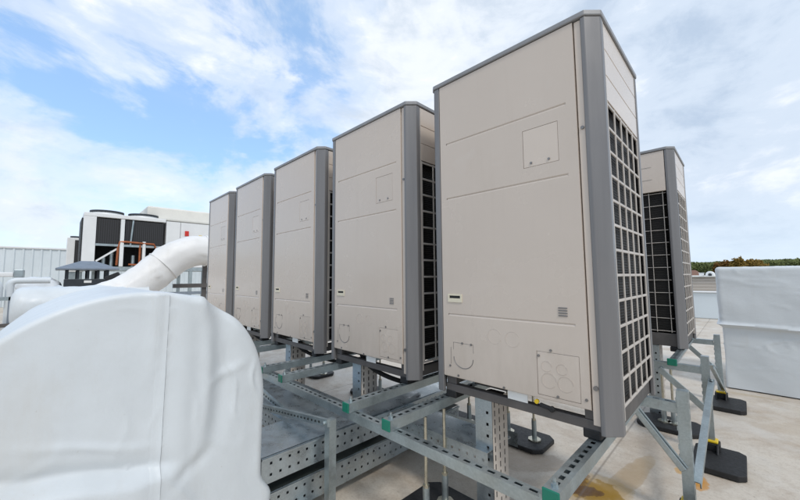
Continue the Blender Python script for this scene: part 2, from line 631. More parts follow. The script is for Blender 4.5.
    for x in (.085, .755):
        for y in (.06, UD - .06):
            mb = MB().prism([(x - .032, y - .04), (x + .032, y - .04), (x + .032, y + .04), (x - .032, y + .04)], -.0295, .010)
            ft = mb.obj('rubber_foot', 'black_rubber', root, bevel=.006)
            MB().disc((x, y - .030, .010), (0, 0, 1), .006, .03, 8).obj('bolt', 'galvanised', ft)
    MB().disc((.781, .0105, .170), (0, -1, 0), .009, .006, 12).obj('screw', 'screw_metal', root, smooth=True)
    MB().disc((.781, .0105, 1.20), (0, -1, 0), .007, .006, 12).obj('screw', 'screw_metal', root, smooth=True)
    return root


PITCH, BASE = 1.016, .60
unit = build_unit()
LBL = ['largest and nearest beige air conditioner, at the right end of the front row',
       'second beige air conditioner of the front row, next to the largest one',
       'middle beige air conditioner of the front row of five',
       'fourth beige air conditioner, second from the far left end of the front row',
       'farthest and smallest beige air conditioner at the left end of the front row']
for k in range(5):
    o = unit if k == 0 else copy_tree(unit)
    o.location = (-PITCH * k, 0, BASE)
    o['label'] = LBL[k]
    o['group'] = 'front row of beige air conditioners'
o = copy_tree(unit)
o.location = (UW, 2.12 + UD, BASE)
o.rotation_euler = (0, 0, math.pi)
tag(o, 'beige air conditioner standing alone behind the front row, its black coil with wire guard showing', 'air conditioner')
if 'group' in o:
    del o['group']
# valve handle only on the nearest unit
mb = MB().bar((.560, .012, .056), (.612, .008, .050), .016, .016).disc((.612, .016, .050), (0, -1, 0), .012, .018, 12)
h = mb.obj('valve_handle', 'black_rubber', unit, bevel=.004)
MB().disc((.548, .016, .066), (0, -1, 0), .009, .012, 12).obj('valve_tag', 'yellow_plastic', h)

# ------------------------------------------------------------------ steel frames
RB, RT = .525, .570          # rail bottom / top
BT = RB                       # beam top


def rubber_pad(name, parent, x, y, sx=.13, sy=.20, ox=0, oy=0):
    """chamfered rubber foot with ribs and socket; centre offset from the post"""
    cx, cy = x + ox, y + oy
    c = .035
    mb = MB().prism([(cx - sx + c, cy - sy), (cx + sx - c, cy - sy), (cx + sx, cy - sy + c), (cx + sx, cy + sy - c), (cx + sx - c, cy + sy), (cx - sx + c, cy + sy), (cx - sx, cy + sy - c), (cx - sx, cy - sy + c)], .004, .038)
    mb.box(x - .045, x + .045, y - .045, y + .045, .038, .085)
    # gusset ribs
    for sy_ in (-1, 1):
        for dx in (-.034, .034):
            e = y + sy_ * .10
            a = y + sy_ * .045
            lo = max(cy - sy + .01, min(cy + sy - .01, e))
            i = len(mb.v)
            mb.v += [(x + dx - .006, a, .038), (x + dx + .006, a, .038), (x + dx - .006, lo, .038), (x + dx + .006, lo, .038), (x + dx - .006, a, .092), (x + dx + .006, a, .092)]
            for q in ((0, 2, 4), (1, 5, 3), (2, 3, 5, 4), (0, 4, 5, 1), (0, 1, 3, 2)):
                mb.f.append(tuple(i + k for k in q))
    return mb.obj(name, 'black_rubber', parent, bevel=.009, seg=3)


fr = thing('equipment_rack', 'long galvanised steel rack of slotted channels carrying the front row of air conditioners', 'rack')
mb = MB()
channel(mb, (-4.45, -.368, BT - .022), (.792, -.368, BT - .022), .041, .041, 'top', .05, .028, .012)
mb.obj('beam', 'galvanised', fr)
mb = MB()
channel(mb, (-4.45, .775, .535), (.932, .775, .535), .041, .050, 'top', .05, .028, .012)
mb.obj('beam', 'galvanised', fr)
for k in range(5):
    for x in (.048, .765):
        X = x - k * PITCH
        mb = MB()
        channel(mb, (X, -.405, (RB + RT) / 2), (X, .752, (RB + RT) / 2), .050, RT - RB, 'top', .045, .025, .016)
        rl = mb.obj('rail', 'galvanised', fr)
        MB().box(X - .026, X + .026, -.412, -.4055, RB - .001, RT + .002).obj('end_cap', 'green_cap', rl, bevel=.004)
        for y in (-.385, -.352):
            MB().tube([(X - .036, y, RB), (X - .036, y, RB + .013)], .010, 6).obj('bolt', 'galvanised', rl)
        MB().tube([(X, -.378, RT - .001), (X, -.378, RT + .010), (X, -.378, RT + .011), (X, -.378, RT + .024)], [.011, .011, .0055, .0055], 8).obj('bolt', 'galvanised', rl)


def end_post(fr, x, y, top, w=.05):
    mb = MB()
    channel(mb, (x, y, .06), (x, y, top), w, w, 'left right', .05, .028, .012)
    p = mb.obj('post', 'galvanised', fr)
    # toothed lip on the open side
    mb = MB().box(x - w / 2 - .0015, x - w / 2 - .0002, y - w / 2 - .003, y - w / 2 + .008, .29, top - .01)
    z = .30
    while z < top - .03:
        mb.box(x - w / 2 - .005, x - w / 2 - .001, y - w / 2 - .004, y - w / 2 + .008, z, z + .020)
        z += .045
    mb.obj('lip', 'galvanised', p)
    rubber_pad('rubber_foot', p, x, y, .125, .195, .04, -.13)
    MB().prism([(x - .036, y - .036), (x + .036, y - .036), (x + .036, y + .036), (x - .036, y + .036)], .086, .102).obj('collar', 'yellow_plastic', p, bevel=.006)
    return p


end_post(fr, .956, .762, .628, .046)
mb = MB()
mb.bar((.745, .735, .515), (.946, .735, .255), .042, .005, (0, 1, 0))
mb.bar((.745, .722, .515), (.946, .722, .255), .005, .026, (1, 0, 1))
mb.obj('brace', 'galvanised', fr, bevel=.002)

fb = thing('equipment_rack', 'short galvanised steel rack with rubber footed posts under the air conditioner behind the front row', 'rack')
for y in (1.69, 3.03):
    mb = MB()
    channel(mb, (-.30, y, .548), (.963, y, .548), .041, .046, 'bottom', .05, .028, .012)
    mb.obj('beam', 'galvanised', fb)
for x in (.093, .81):
    mb = MB()
    channel(mb, (x, 1.7115, .582), (x, 3.008, .582), .045, .022, 'top', .045, .025, .016)
    rl = mb.obj('rail', 'galvanised', fb)
    MB().box(x - .030, x + .026, 1.655, 1.6675, .555, .603).obj('end_cap', 'green_cap', rl, bevel=.004)
end_post(fb, .985, 1.69, .645, .042)
end_post(fb, .99, 3.03, .625, .044)
mb = MB()
mb.bar((.73, 1.655, .525), (.985, 1.655, .285), .040, .006, (0, 1, 0))
mb.bar((.73, 1.649, .525), (.985, 1.649, .285), .006, .040, (1, 0, 1))
mb.obj('brace', 'galvanised', fb, bevel=.002)
mb = MB()
mb.bar((.75, 3.0, .525), (.965, 3.0, .30), .040, .006, (0, 1, 0))
mb.obj('brace', 'galvanised', fb, bevel=.002)
for (a, b) in (((1.012, 1.66, .50), (.988, .742, .21)), ((1.012, 1.722, .585), (1.012, 2.99, .12))):
    mb = MB()
    a, b = Vector(a), Vector(b)
    mb.bar(a, b, .032, .005).bar(a + Vector((.0135, 0, -.013)), b + Vector((.0135, 0, -.013)), .005, .026)
    br = mb.obj('brace', 'galvanised', fb)
    MB().disc(a + (b - a) * .03 + Vector((0, 0, .003)), (0, .35, 1), .010, .012, 6).obj('bolt', 'galvanised', br)

# adjustable feet standing on the membrane
FEET = [(.04, -.06, 'y', .150, 'adjustable stand with two threaded rods on a black rubber mat, below the nearest air conditioner'),
        (-.57, .93, 'x', .300, 'adjustable stand on a black rubber mat behind the second air conditioner'),
        (-.02, 1.0, 'x', .200, 'adjustable stand on a black rubber mat seen right of the nearest cable riser'),
        (-1.59, .88, 'x', .300, 'adjustable stand on a black rubber mat behind the middle air conditioner'),
        (-2.62, .88, 'x', .300, 'adjustable stand on a black rubber mat behind the fourth air conditioner'),
        (.72, 2.02, 'x', .060, 'adjustable stand on a black rubber mat under the air conditioner behind the front row')]
for (x, y, ax, sp, lab) in FEET:
    t_ = thing('adjustable_stand', lab, 'stand', (x, y, 0), 0, 'adjustable stands on rubber mats')
    c = .05
    sx, sy = (.18, .20) if ax == 'y' else (.20, .15)
    MB().prism([(-sx + c, -sy), (sx - c, -sy), (sx, -sy + c), (sx, sy - c), (sx - c, sy), (-sx + c, sy), (-sx, sy - c), (-sx, -sy + c)], .004, .034).obj('rubber_mat', 'black_rubber', t_, bevel=.006)
    top = .505 if ax == 'y' else .50
    for s_ in (-1, 1):
        px, py = (0, s_ * sp / 2) if ax == 'y' else (s_ * sp / 2, 0)
        MB().tube([(px, py, .04), (px, py, top)], .0085, 10).obj('threaded_rod', 'zinc_rod', t_, smooth=True)
        so = MB().tube([(px, py, .034), (px, py, .17)], .017, 10).obj('socket', 'galvanised', t_, smooth=True)
        MB().disc((px, py, .1705), (0, 0, 1), .016, .014, 6).obj('nut', 'zinc_rod', so)
        MB().disc((px, py, .0345), (0, 0, 1), .045, .008, 8).obj('washer', 'zinc_rod', so)

# ------------------------------------------------------------------ cable trays


def tray_side(mb, a, b, z0, z1, pitch=.046, size=.012, zr=(.3, .72)):
    a, b = Vector(a), Vector(b)
    d = b - a
    L = d.length
    d.normalize()
    H = z1 - z0
    us = slots(L, pitch, size, .04)
    vs = [0]
    for q in zr:
        vs += [q * H - size * .5, q * H + size * .5]
    vs.append(H)
    mb.sheet(Vector((a.x, a.y, z0)), d, (0, 0, 1), us, vs, lambda i, j: i % 2 == 1 and j % 2 == 1)


def ytray(name, label, x0, x1, y0, y1, z0, z1, lid='galvanised_sheet', group='galvanised cable trays'):
    root = thing(name, label, 'cable tray', ((x0 + x1) / 2, y0, z0), 0, group)
    off = Vector((-(x0 + x1) / 2, -y0, -z0))
    mb = MB()
    tray_side(mb, (x1, y0, 0), (x1, y1, 0), z0, z1)
    mb.box(x1 - .004, x1 + .010, y0, y1, z1 - .010, z1 - .0015)
    o = mb.obj('side_rail', 'galvanised_sheet', root)
    o.location = off
    mb = MB()
    tray_side(mb, (x0, y1, 0), (x0, y0, 0), z0, z1)
    o = mb.obj('side_rail', 'galvanised_sheet', root)
    o.location = off
    mb = MB().box(x0 + .004, x1 - .006, y0, y1, z0, z0 + .003)
    o = mb.obj('tray_bottom', 'galvanised_sheet', root)
    o.location = off
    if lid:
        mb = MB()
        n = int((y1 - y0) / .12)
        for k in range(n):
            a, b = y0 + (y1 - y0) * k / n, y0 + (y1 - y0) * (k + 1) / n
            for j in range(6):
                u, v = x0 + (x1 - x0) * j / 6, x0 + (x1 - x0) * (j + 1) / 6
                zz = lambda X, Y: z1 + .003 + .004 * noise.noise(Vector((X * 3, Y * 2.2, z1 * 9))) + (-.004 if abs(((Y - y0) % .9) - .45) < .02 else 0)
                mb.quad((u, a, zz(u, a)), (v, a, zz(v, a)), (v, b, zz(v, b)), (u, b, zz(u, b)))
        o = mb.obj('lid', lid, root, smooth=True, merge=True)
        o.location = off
    return root


ytray('cable_tray', 'upper wide lidded cable tray with perforated sides running under the frame from the white hood', -.705, -.385, -.775, 1.05, .265, .385)
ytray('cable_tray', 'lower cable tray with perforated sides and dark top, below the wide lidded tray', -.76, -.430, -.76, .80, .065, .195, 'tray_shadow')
# cross tray under the units
root = thing('cable_tray', 'narrow cable tray running sideways under the nearest air conditioner', 'cable tray', (0, .02, .285), 0, 'galvanised cable trays')
mb = MB()
tray_side(mb, (-.375, .00, 0), (.295, .00, 0), 0, .075, zr=(.5,))
mb.obj('side_rail', 'galvanised_sheet', root)
MB().box(-.375, .295, -.004, .23, .0755, .0785).obj('lid', 'galvanised_sheet', root)
mb = MB()
tray_side(mb, (.295, .304, 0), (-.375, .234, 0), 0, .075, zr=(.5,))
mb.obj('side_rail', 'galvanised_sheet', root)
root = thing('cable_tray', 'lidded branch tray running left from the upper wide tray in front of the long beam', 'cable tray', (0, 0, .265), 0, 'galvanised cable trays')
mb = MB()
tray_side(mb, (-2.6, -.49, 0), (-.715, -.49, 0), 0, .10)
mb.obj('side_rail', 'galvanised_sheet', root)
mb = MB()
tray_side(mb, (-.715, -.06, 0), (-2.6, -.06, 0), 0, .10)
mb.obj('side_rail', 'galvanised_sheet', root)
MB().box(-2.6, -.715, -.493, -.057, .1005, .1035).obj('lid', 'galvanised_sheet', root)
MB().box(-2.6, -.715, -.486, -.064, 0, .003).obj('tray_bottom', 'galvanised_sheet', root)
# vertical riser trays, one below each unit
names = ['the nearest', 'the second', 'the middle', 'the fourth', 'the farthest']
proto = None
for k in range(5):
    if proto is None:
        root = thing('riser_tray', '', 'cable tray', (.30, .06, 0))
        mb = MB()
        us = [-.115, 0]
        # flat front with two columns of round-ish holes
        zs = slots(.60, .055, .014, .03)
        mb.sheet((-.095, 0, 0), (1, 0, 0), (0, 0, 1), [0, .062, .075, .095], zs, lambda i, j: i == 1 and j % 2 == 1)
        mb.quad((-.095, .15, 0), (-.095, 0, 0), (-.095, 0, .6), (-.095, .15, .6))
        mb.obj('front_sheet', 'galvanised_sheet', root)
        mb = MB()
        zs = slots(.60, .042, .028, .01)
        mb.sheet((0, .003, 0), (0, 1, 0), (0, 0, 1), [0, .018, .028, .062, .072, .106, .116, .145], zs, lambda i, j: i in (1, 3, 5) and j % 2 == 1)
        mb.obj('ladder_side', 'beige_grille', root)
        MB().box(-.088, -.008, .10, .146, .0, .6).obj('pipe_bundle', 'black_foam', root)
        proto = root
        o = root
    else:
        o = copy_tree(proto)
        o.location = (.30 - k * PITCH, .06, 0)
    tag(o, 'upright perforated cable riser below %s air conditioner of the front row' % names[k], 'cable tray', 'upright cable risers')
o = copy_tree(proto)
o.location = (.66, 2.20, 0)
tag(o, 'upright perforated cable riser below the air conditioner behind the front row', 'cable tray', 'upright cable risers')

# black insulated refrigerant hoses
for k in range(1, 5):
    x = -k * PITCH
    pts = []
    P0, P1, P2, P3 = (Vector((x + .17, .16, .68)), Vector((x + .24, .10, .56)), Vector((x + .46, .16, .50)), Vector((x + .52, .42, .42)))
    for i in range(21):
        s_ = i / 20
        pts.append(P0 * (1 - s_) ** 3 + P1 * 3 * s_ * (1 - s_) ** 2 + P2 * 3 * s_ * s_ * (1 - s_) + P3 * s_ ** 3)
    tag(MB().tube(pts, .016, 10).obj('insulated_hose', 'black_foam', smooth=True), 'black insulated hose drooping below %s air conditioner of the front row' % names[k], 'hose', 'black insulated hoses')

# ------------------------------------------------------------------ free-standing bracket post in front of the beam
bp = thing('slotted_post', 'galvanised slotted post with a perforated arm, between the white hood and the long beam', 'post', (-.315, -.455, 0))
mb = MB()
channel(mb, (0, 0, .012), (0, 0, .488), .041, .041, 'left', .05, .028, .012)
mb.obj('post', 'galvanised', bp)
mb = MB()
a, b = Vector((.03, -.030, .485)), Vector((-.80, -.060, .375))
channel(mb, a, b, .018, .036, 'left right', .034, .018, .012)
mb.obj('arm', 'galvanised', bp)
mb = MB()
a, b = Vector((-.56, .02, .385)), Vector((-1.00, .01, .455))
channel(mb, a, b, .018, .032, 'left right', .034, .018, .012)
mb.obj('arm', 'galvanised', bp)
MB().disc((.004, -.040, .482), (0, -1, 0), .011, .010, 6).obj('bolt', 'galvanised', bp)
MB().box(-.06, .06, -.06, .06, 0.004, .012).obj('base_plate', 'galvanised', bp)

# ------------------------------------------------------------------ white tarpaulin hood, foreground left


def smooth01(x, a, b):
    x = max(0, min(1, (x - a) / (b - a)))
    return x * x * (3 - 2 * x)


HX = -.315
yc, zc, hr = -1.2435, .640, .515
yr, yl, zb = -.772, -1.765, .02


def hood():
    out = []
    # outline from bottom right anticlockwise over the arc to bottom left
    N = 28
    for k in range(N):
        s_ = k / N
        zz = zb + (zc + .02 - zb) * s_
        out.append((yr - .006 * math.sin(s_ * 3) + .050 * smooth01(zz, .33, .21) * (1 + .15 * math.sin(zz * 30)), zz))
    a0 = math.atan2(.02, yr - yc)
    NA = 84
    for k in range(NA + 1):
        a = a0 + (math.pi - a0) * k / NA
        rr = hr + (abs(yr - yc) - hr) * smooth01(a, 1.0, 0.0) + .0
        rr *= 1 + .024 * math.exp(-((a - 1.20) / .05) ** 2) - .010 * math.exp(-((a - 1.00) / .10) ** 2)
        rr += (abs(yl - yc) - hr) * smooth01(a, 2.2, 3.1)
        out.append((yc + rr * math.cos(a), zc + rr * math.sin(a)))
    for k in range(1, N + 1):
        s_ = k / N
        out.append((yl, zc - (zc - zb) * s_))
    NB = 24
    y_a, y_b = out[-1][0], out[0][0]
    for k in range(1, NB):
        out.append((y_a + (y_b - y_a) * k / NB, zb))
    return out


def crease(p):
    """sparse sharp folds of stretched sheeting"""
    o = 0
    for sc2, st, sd_ in ((2.3, .8, 1.7), (4.1, 1.6, 6.1)):
        q = Vector((p.x * sc2 * 1.4 + p.y * st, p.y * sc2 - p.x * .6, p.z * sc2 + sd_))
        a = max(0, 1 - abs(noise.noise(q)) * 9) ** 2
        o += a * max(0, noise.noise(q * .7 + Vector((5, 2, 1))) + .12) * 2.2
    return o


def seam_y(z):
    return -1.168 - .012 * (1.15 - z)


def hood_x(y, z, d):
    """x of the cloth facing the units; d = distance in from the outline"""
    x = HX
    dy = y - seam_y(z)
    if dy > 0:      # right of the seam the cloth turns away, then bellies
        x -= .16 * dy ** 1.4
        x += .014 * math.exp(-((dy - .06) / .05) ** 2)
        yf = -1.055 + .030 * math.sin((z - .45) * 4.2)
        x += .016 * math.exp(-((y - yf) / .030) ** 2) * smooth01(z, .42, .70) * (1 - .5 * smooth01(z, .9, 1.1))
        x -= .022 * math.exp(-((y - yf - .060) / .045) ** 2) * smooth01(z, .45, .80)
        x += .016 * math.exp(-((y - yf + .01) / .020) ** 2) * smooth01(z, 1.0, 1.13)
        q = (z - .80) - .35 * (y + .98)
        x += .008 * math.exp(-(q / .018) ** 2) * smooth01(dy, .13, .20) * smooth01(dy, .34, .24)
        q = (z - .50) - .5 * (y + 1.05)
        x -= .010 * math.exp(-(q / .03) ** 2) * smooth01(dy, .02, .08) * smooth01(dy, .20, .12)
    else:
        x += .006 * smooth01(dy, -.02, 0)
        x += .010 * math.exp(-((dy + .035) / .022) ** 2) * smooth01(z, .80, 1.0)
    # ledge near the foot where the cloth hangs over the pipes inside
    lz = .585 + (y + 1.6) * (-.20) + .02 * noise.noise(Vector((y * 6, 1, 0)))
    lw = smooth01(dy, .10, -.10)
    x += lw * (.045 * smooth01(z, lz + .05, lz - .012) - .014 * math.exp(-((z - lz - .04) / .03) ** 2))
    lw = smooth01(dy, .0, -.08) * smooth01(dy, -.45, -.2)
    q = z - lz - .10 + .10 * dy
    x += lw * .006 * math.exp(-(q / .014) ** 2)
    x += .005 * noise.noise(Vector((y * 2.6, z * 1.7, 3.1))) * smooth01(d, 0, .1)
    x += crease(Vector((y, z, .3))) * (.0055 if dy > 0 else .0026) * smooth01(d, 0, .05)
    x += .0025 * noise.noise(Vector((y * 8, z * 4.5, 9.1))) * smooth01(d, 0, .06)
    x += .0012 * noise.noise(Vector((y * 23 + z * 9, z * 12, 5))) * smooth01(d, 0, .04)
    bv = .016 + .016 * smooth01(y, seam_y(z), seam_y(z) + .1)
    if d < bv:
        x -= bv - math.sqrt(max(0, bv * bv - (bv - d) ** 2))
    return x


out = hood()
n = len(out)
mb = MB()
cy, cz = -1.27, .55
rings = []
NR = 70
for i in range(NR + 1):
    # finer rings toward the rim
    rho = 1 - (1 - i / NR) ** 1.6
    ring = []
    for (y, z) in out:
        Y, Z = cy + (y - cy) * rho, cz + (z - cz) * rho
        d = (1 - rho) * .50
        ring.append(mb.vert((hood_x(Y, Z, d), Y, Z)))
    rings.append(ring)
rim_x = [mb.v[q][0] for q in rings[-1]]
for j in range(1, 26):
    s_ = j / 25
    ring = []
    for k, (y, z) in enumerate(out):
        nv = Vector((0, y - cy, z - cz)).normalized()
        w = (.006 * noise.noise(Vector((s_ * 4, y * 3, z * 3))) + .006 * crease(Vector((s_, y, z)))) * smooth01(s_, 0, .12)
        ring.append(mb.vert((rim_x[k] + (-1.30 - rim_x[k]) * s_, y + nv.y * w, max(.006, z + nv.z * w))))
    rings.append(ring)
for A, B in zip(rings, rings[1:]):
    for k in range(n):
        mb.f.append((A[k], B[k], B[(k + 1) % n], A[(k + 1) % n]))
mb.f.append(tuple(rings[-1]))
hd = tag(mb.obj('tarpaulin_hood', 'tarp_white', smooth=True, angle=80), 'big rounded white tarpaulin hood with a stitched seam, in the left foreground', 'tarpaulin cover')
mb = MB()
pts = [(hood_x(seam_y(z) + .001, z, .2) + .0022, seam_y(z), z) for z in [.30 + k * (.84) / 90 for k in range(91)]]
mb.tube(pts, .0009, 6)
mb.obj('seam', 'seam_grey', hd)
mb = MB()
for k in range(91):
    z = .30 + k * .84 / 90
    for q in range(5):
        y = seam_y(z) - .034 + .0335 * q / 4
        lift = .0016 if q < 4 else .0024
        if q == 0:
            lift = -.0006
        mb.vert((hood_x(y, z, .2) + lift + .0012 * noise.noise(Vector((z * 25, q, 2))), y, z))
for k in range(90):
    for q in range(4):
        a = k * 5 + q
        mb.f.append((a, a + 1, a + 6, a + 5))
mb.obj('seam_flap', 'tarp_white', hd, smooth=True)

# ------------------------------------------------------------------ tarpaulin boxes


def tarp_box(x0, x1, y0, y1, z0, z1, r, fn, step=.04):
    mb = MB()
    nx, ny, nz = [max(3, int((b - a) / step)) for a, b in ((x0, x1), (y0, y1), (z0, z1))]

    def place(p):
        q = Vector((min(max(p[0], x0 + r), x1 - r), min(max(p[1], y0 + r), y1 - r), min(max(p[2], z0), z1 - r)))
        dd = Vector(p) - q
        nn = dd.normalized() if dd.length > 1e-6 else Vector((0, 0, 1))
        return tuple(q + nn * (r + fn(p, nn)))
    L = lambda a, b, n: [a + (b - a) * k / n for k in range(n + 1)]
    X, Y, Z = L(x0, x1, nx), L(y0, y1, ny), L(z0, z1, nz)

    def grid(A, B, f, flip):
        ids = [[mb.vert(place(f(a, b))) for b in B] for a in A]
        for i in range(len(A) - 1):
            for j in range(len(B) - 1):
                q = (ids[i][j], ids[i + 1][j], ids[i + 1][j + 1], ids[i][j + 1])
                mb.f.append(q[::-1] if flip else q)
    grid(X, Z, lambda a, b: (a, y0, b), False)
    grid(X, Z, lambda a, b: (a, y1, b), True)
    grid(Y, Z, lambda a, b: (x1, a, b), False)
    grid(Y, Z, lambda a, b: (x0, a, b), True)
    grid(X, Y, lambda a, b: (a, b, z1), False)
    return mb


def fn_box(p, nn):
    x, y, z = p
    w = .007 * noise.noise(Vector((x * 2.0, y * 2.0, z * 2.4))) + .0025 * noise.noise(Vector((x * 9 + z * 3, y * 9, z * 9)))
    w += .006 * crease(Vector((x * .45 + 7.4, z * 2.6 + y, y + 5)))
    if abs(nn.z) < .5:
        zl = .668 - .02 * (x - 1)
        w += .026 * math.exp(-((z - zl) / .016) ** 2)
        w -= .020 * smooth01(z, zl, zl - .03)
        w += .004 * math.sin(x * 9 + 2 * math.sin(z * 6)) * smooth01(z, zl + .02, zl + .20) * smooth01(z, 1.2, zl + .2)
        w += .005 * math.sin((x * 2.2 + z * 1.3) * 4) * smooth01(z, zl - .05, .35)
    return w


mb = tarp_box(.990, 2.75, 3.585, 4.6, .012, 1.278, .035, fn_box, .016)
bx_ = tag(mb.obj('tarpaulin_box', 'tarp_white', smooth=True, angle=80, merge=True), 'large white tarpaulin covered box with a ridge round its middle, at the right edge', 'tarpaulin cover')

# small stub behind the tarpaulin box
# ------------------------------------------------------------------ roof, ground, far building on the right
mb = MB().box(-34, 16, -16, 11.6, -8, 0)
struct(mb.obj('roof', 'roof_membrane'))
mb = MB()
mb.quad((-2500, -2500, -8.0), (2500, -2500, -8.0), (2500, 2500, -8.0), (-2500, 2500, -8.0))
struct(mb.obj('ground', 'field'))
par = thing('parapet_wall', 'low white parapet wall at the far edge of the roof', 'wall', (0, 11.2, 0))
MB().box(-34, 16, -.15, .15, .002, .70).obj('wall', 'white_facade', par, bevel=.02)
MB().box(-34, 16, -.19, .19, .702, .735).obj('coping', 'white_metal', par, bevel=.006)
fbd = thing('far_building', 'low beige building with ribbed cladding beyond the parapet', 'building', (0, 20, -8))
mb = MB().box(-14, 2.6, 0, 12, 0, 9.07)
mb.obj('wall', 'beige_siding', fbd)
mb = MB()
for k in range(12):
    mb.box(-14, 2.6, -.022, -.002, 7.30 + k * .145, 7.30 + k * .145 + .125)
mb.obj('cladding', 'beige_siding', fbd, bevel=.012)
MB().box(-14.1, 2.7, -.12, 12.1, 9.072, 9.12).obj('coping', 'pale_cream', fbd)
# round white roof ventilator on it
rv = thing('roof_ventilator', 'small round white ventilator on the far beige building', 'ventilator', (.07, 21.0, 1.12))
MB().disc((0, .2, .06), (0, -1, 0), .17, .4, 20).obj('drum', 'white_metal', rv, smooth=True, bevel=.03)
MB().disc((-.0, -.201, .06), (0, -1, 0), .07, .02, 16).obj('opening', 'hood_louver', rv)
MB().box(-.12, .12, -.12, .12, 0, .05).obj('base', 'white_metal', rv)
rv = thing('roof_vent_box', 'tiny white box beside the round ventilator on the far beige building', 'vent', (-.25, 21.0, 1.12))
MB().box(-.09, .09, -.1, .1, 0, .14).obj('casing', 'white_metal', rv, bevel=.02)
MB().box(-.11, .11, -.12, .12, .141, .16).obj('lid', 'white_metal', rv)
hs = thing('roofed_house', 'distant house with a red brown roof left of the round ventilator', 'house', (-3.6, 48, -8))
MB().box(-3.5, 1.8, 0, 6, 0, 8.6).obj('wall', 'pale_cream', hs)
mb = MB()
mb.v = [(-3.7, -.3, 8.6), (2.0, -.3, 8.6), (2.0, 6.3, 8.6), (-3.7, 6.3, 8.6), (-2.6, 3, 9.7), (.9, 3, 9.7)]
mb.f = [(0, 1, 5, 4), (1, 2, 5), (2, 3, 4, 5), (3, 0, 4), (3, 2, 1, 0)]
mb.obj('roof', 'clay_roof', hs)

# ------------------------------------------------------------------ background left
# ribbed white facade
mw = thing('facade_wall', 'long white wall of vertical ribbed metal sheets, far left', 'wall', (-22, 0, 0))
MB().box(-.4, 0, -16, 11.2, .002, 2.63).obj('sheet', 'white_facade', mw)
mb = MB()
y = -16
while y < 11:
    mb.prism([(.002, y), (.045, y + .035), (.045, y + .075), (.002, y + .11)], .002, 2.62)
    y += .29
mb.obj('rib', 'white_facade', mw)
MB().box(-.45, .07, -16, 11.2, 2.632, 2.71).obj('coping', 'white_metal', mw, bevel=.01)

# chiller : V-bank coils, two fans, cabinet
ch = thing('chiller', 'white chiller with two black coil banks, orange pipes and two rooftop fans, left background', 'chiller', (-15, 0, 0))
Z0, Z1 = 1.66, 3.62
mb = MB()
mb.box(-2.2, 0, -.94, 3.6, Z0 - .14, Z0)               # plinth
mb.obj('base_frame', 'galvanised', ch)
mb = MB()
mb.box(-2.2, -.01, -.90, 1.52, 3.44, 3.58)
mb.obj('roof', 'white_metal', ch, bevel=.02)
for k in range(2):
    y0 = -.66 + k * 1.12
    fan = MB().tube([(-.62, y0 + .42, 3.582), (-.62, y0 + .42, 3.66)], [.50, .47], 28).obj('fan_cowl', 'white_metal', ch, smooth=True)
    MB().tube([(-.62, y0 + .42, 3.662), (-.62, y0 + .42, 3.73)], .50, 28).obj('fan_guard', 'hood_louver', fan, smooth=True)
MB().box(-2.2, -.012, -.90, -.56, Z0 + .002, 3.438).obj('end_panel', 'white_metal', ch, bevel=.01)
MB().box(-1.9, -.3, -.94, -.904, Z0 + .1, 3.4).obj('end_coil', 'chiller_coil', ch)
for y0, y1 in ((-.54, .10), (.27, 1.46)):
    MB().box(-.30, -.06, y0, y1, 2.50, 3.40).obj('coil', 'chiller_coil', ch)
MB().box(-.12, .02, -.555, 1.50, 2.40, 2.48).obj('cross_member', 'galvanised', ch)
MB().box(-2.0, -1.2, -.55, 1.50, Z0, 3.4).obj('inner_wall', 'black_void', ch)
MB().box(-.10, .03, .115, .235, Z0, 3.42).obj('column', 'white_metal', ch, bevel=.02)
MB().box(-.10, .01, 1.38, 1.46, Z0, 2.40).obj('column', 'galvanised', ch, bevel=.01)
mb = MB().bar((-.05, -.52, 1.85), (-.05, .10, 2.36), .05, .06)
MB().tube([(.01, .42, 2.42), (.01, .48, 3.40)], .03, 8).obj('pipe', 'galvanised', ch, smooth=True)
mb.obj('brace', 'white_metal', ch)
for y, zt in ((-.30, 2.0), (1.15, 2.2), (-.08, 2.25), (.55, 2.1)):
    MB().tube([(-.25, y, Z0), (-.25, y, zt)], .06, 10).obj('pipe', 'galvanised', ch, smooth=True)
for pts in ([(0, .05, Z0 + .05), (0, .07, 2.35), (0, .12, 2.58), (.045, .30, 2.58), (.045, 1.15, 2.54), (.045, 1.20, 2.40)], [(-.05, .62, 2.44), (-.05, 1.10, 2.42)],
            [(0, .72, Z0), (0, .72, 2.5)], [(-.06, .40, 1.75), (-.06, 1.0, 1.72)]):
    MB().tube(pts, .035, 8).obj('refrigerant_pipe', 'copper_pipe', ch, smooth=True)
MB().tube([(.02, .84, Z0), (.02, .84, 2.62)], .055, 12).obj('pipe', 'white_metal', ch, smooth=True)
for y0, y1 in ((1.54, 2.02), (2.035, 3.60)):
    MB().box(-2.0, 0, y0, y1, Z0 + .002, 3.50).obj('cabinet', 'white_metal', ch, bevel=.012)
sw = MB().box(.002, .05, 2.18, 2.32, 2.95, 3.16).obj('switch', 'red_switch', ch, bevel=.01)
MB().box(.002, .01, 2.70, 2.82, 2.92, 3.02).obj('warning_sticker', 'yellow_plastic', ch)
MB().box(-2.5, -.4, .95, 3.9, 3.60, 4.12).obj('attenuator', 'pale_cream', ch, bevel=.06)
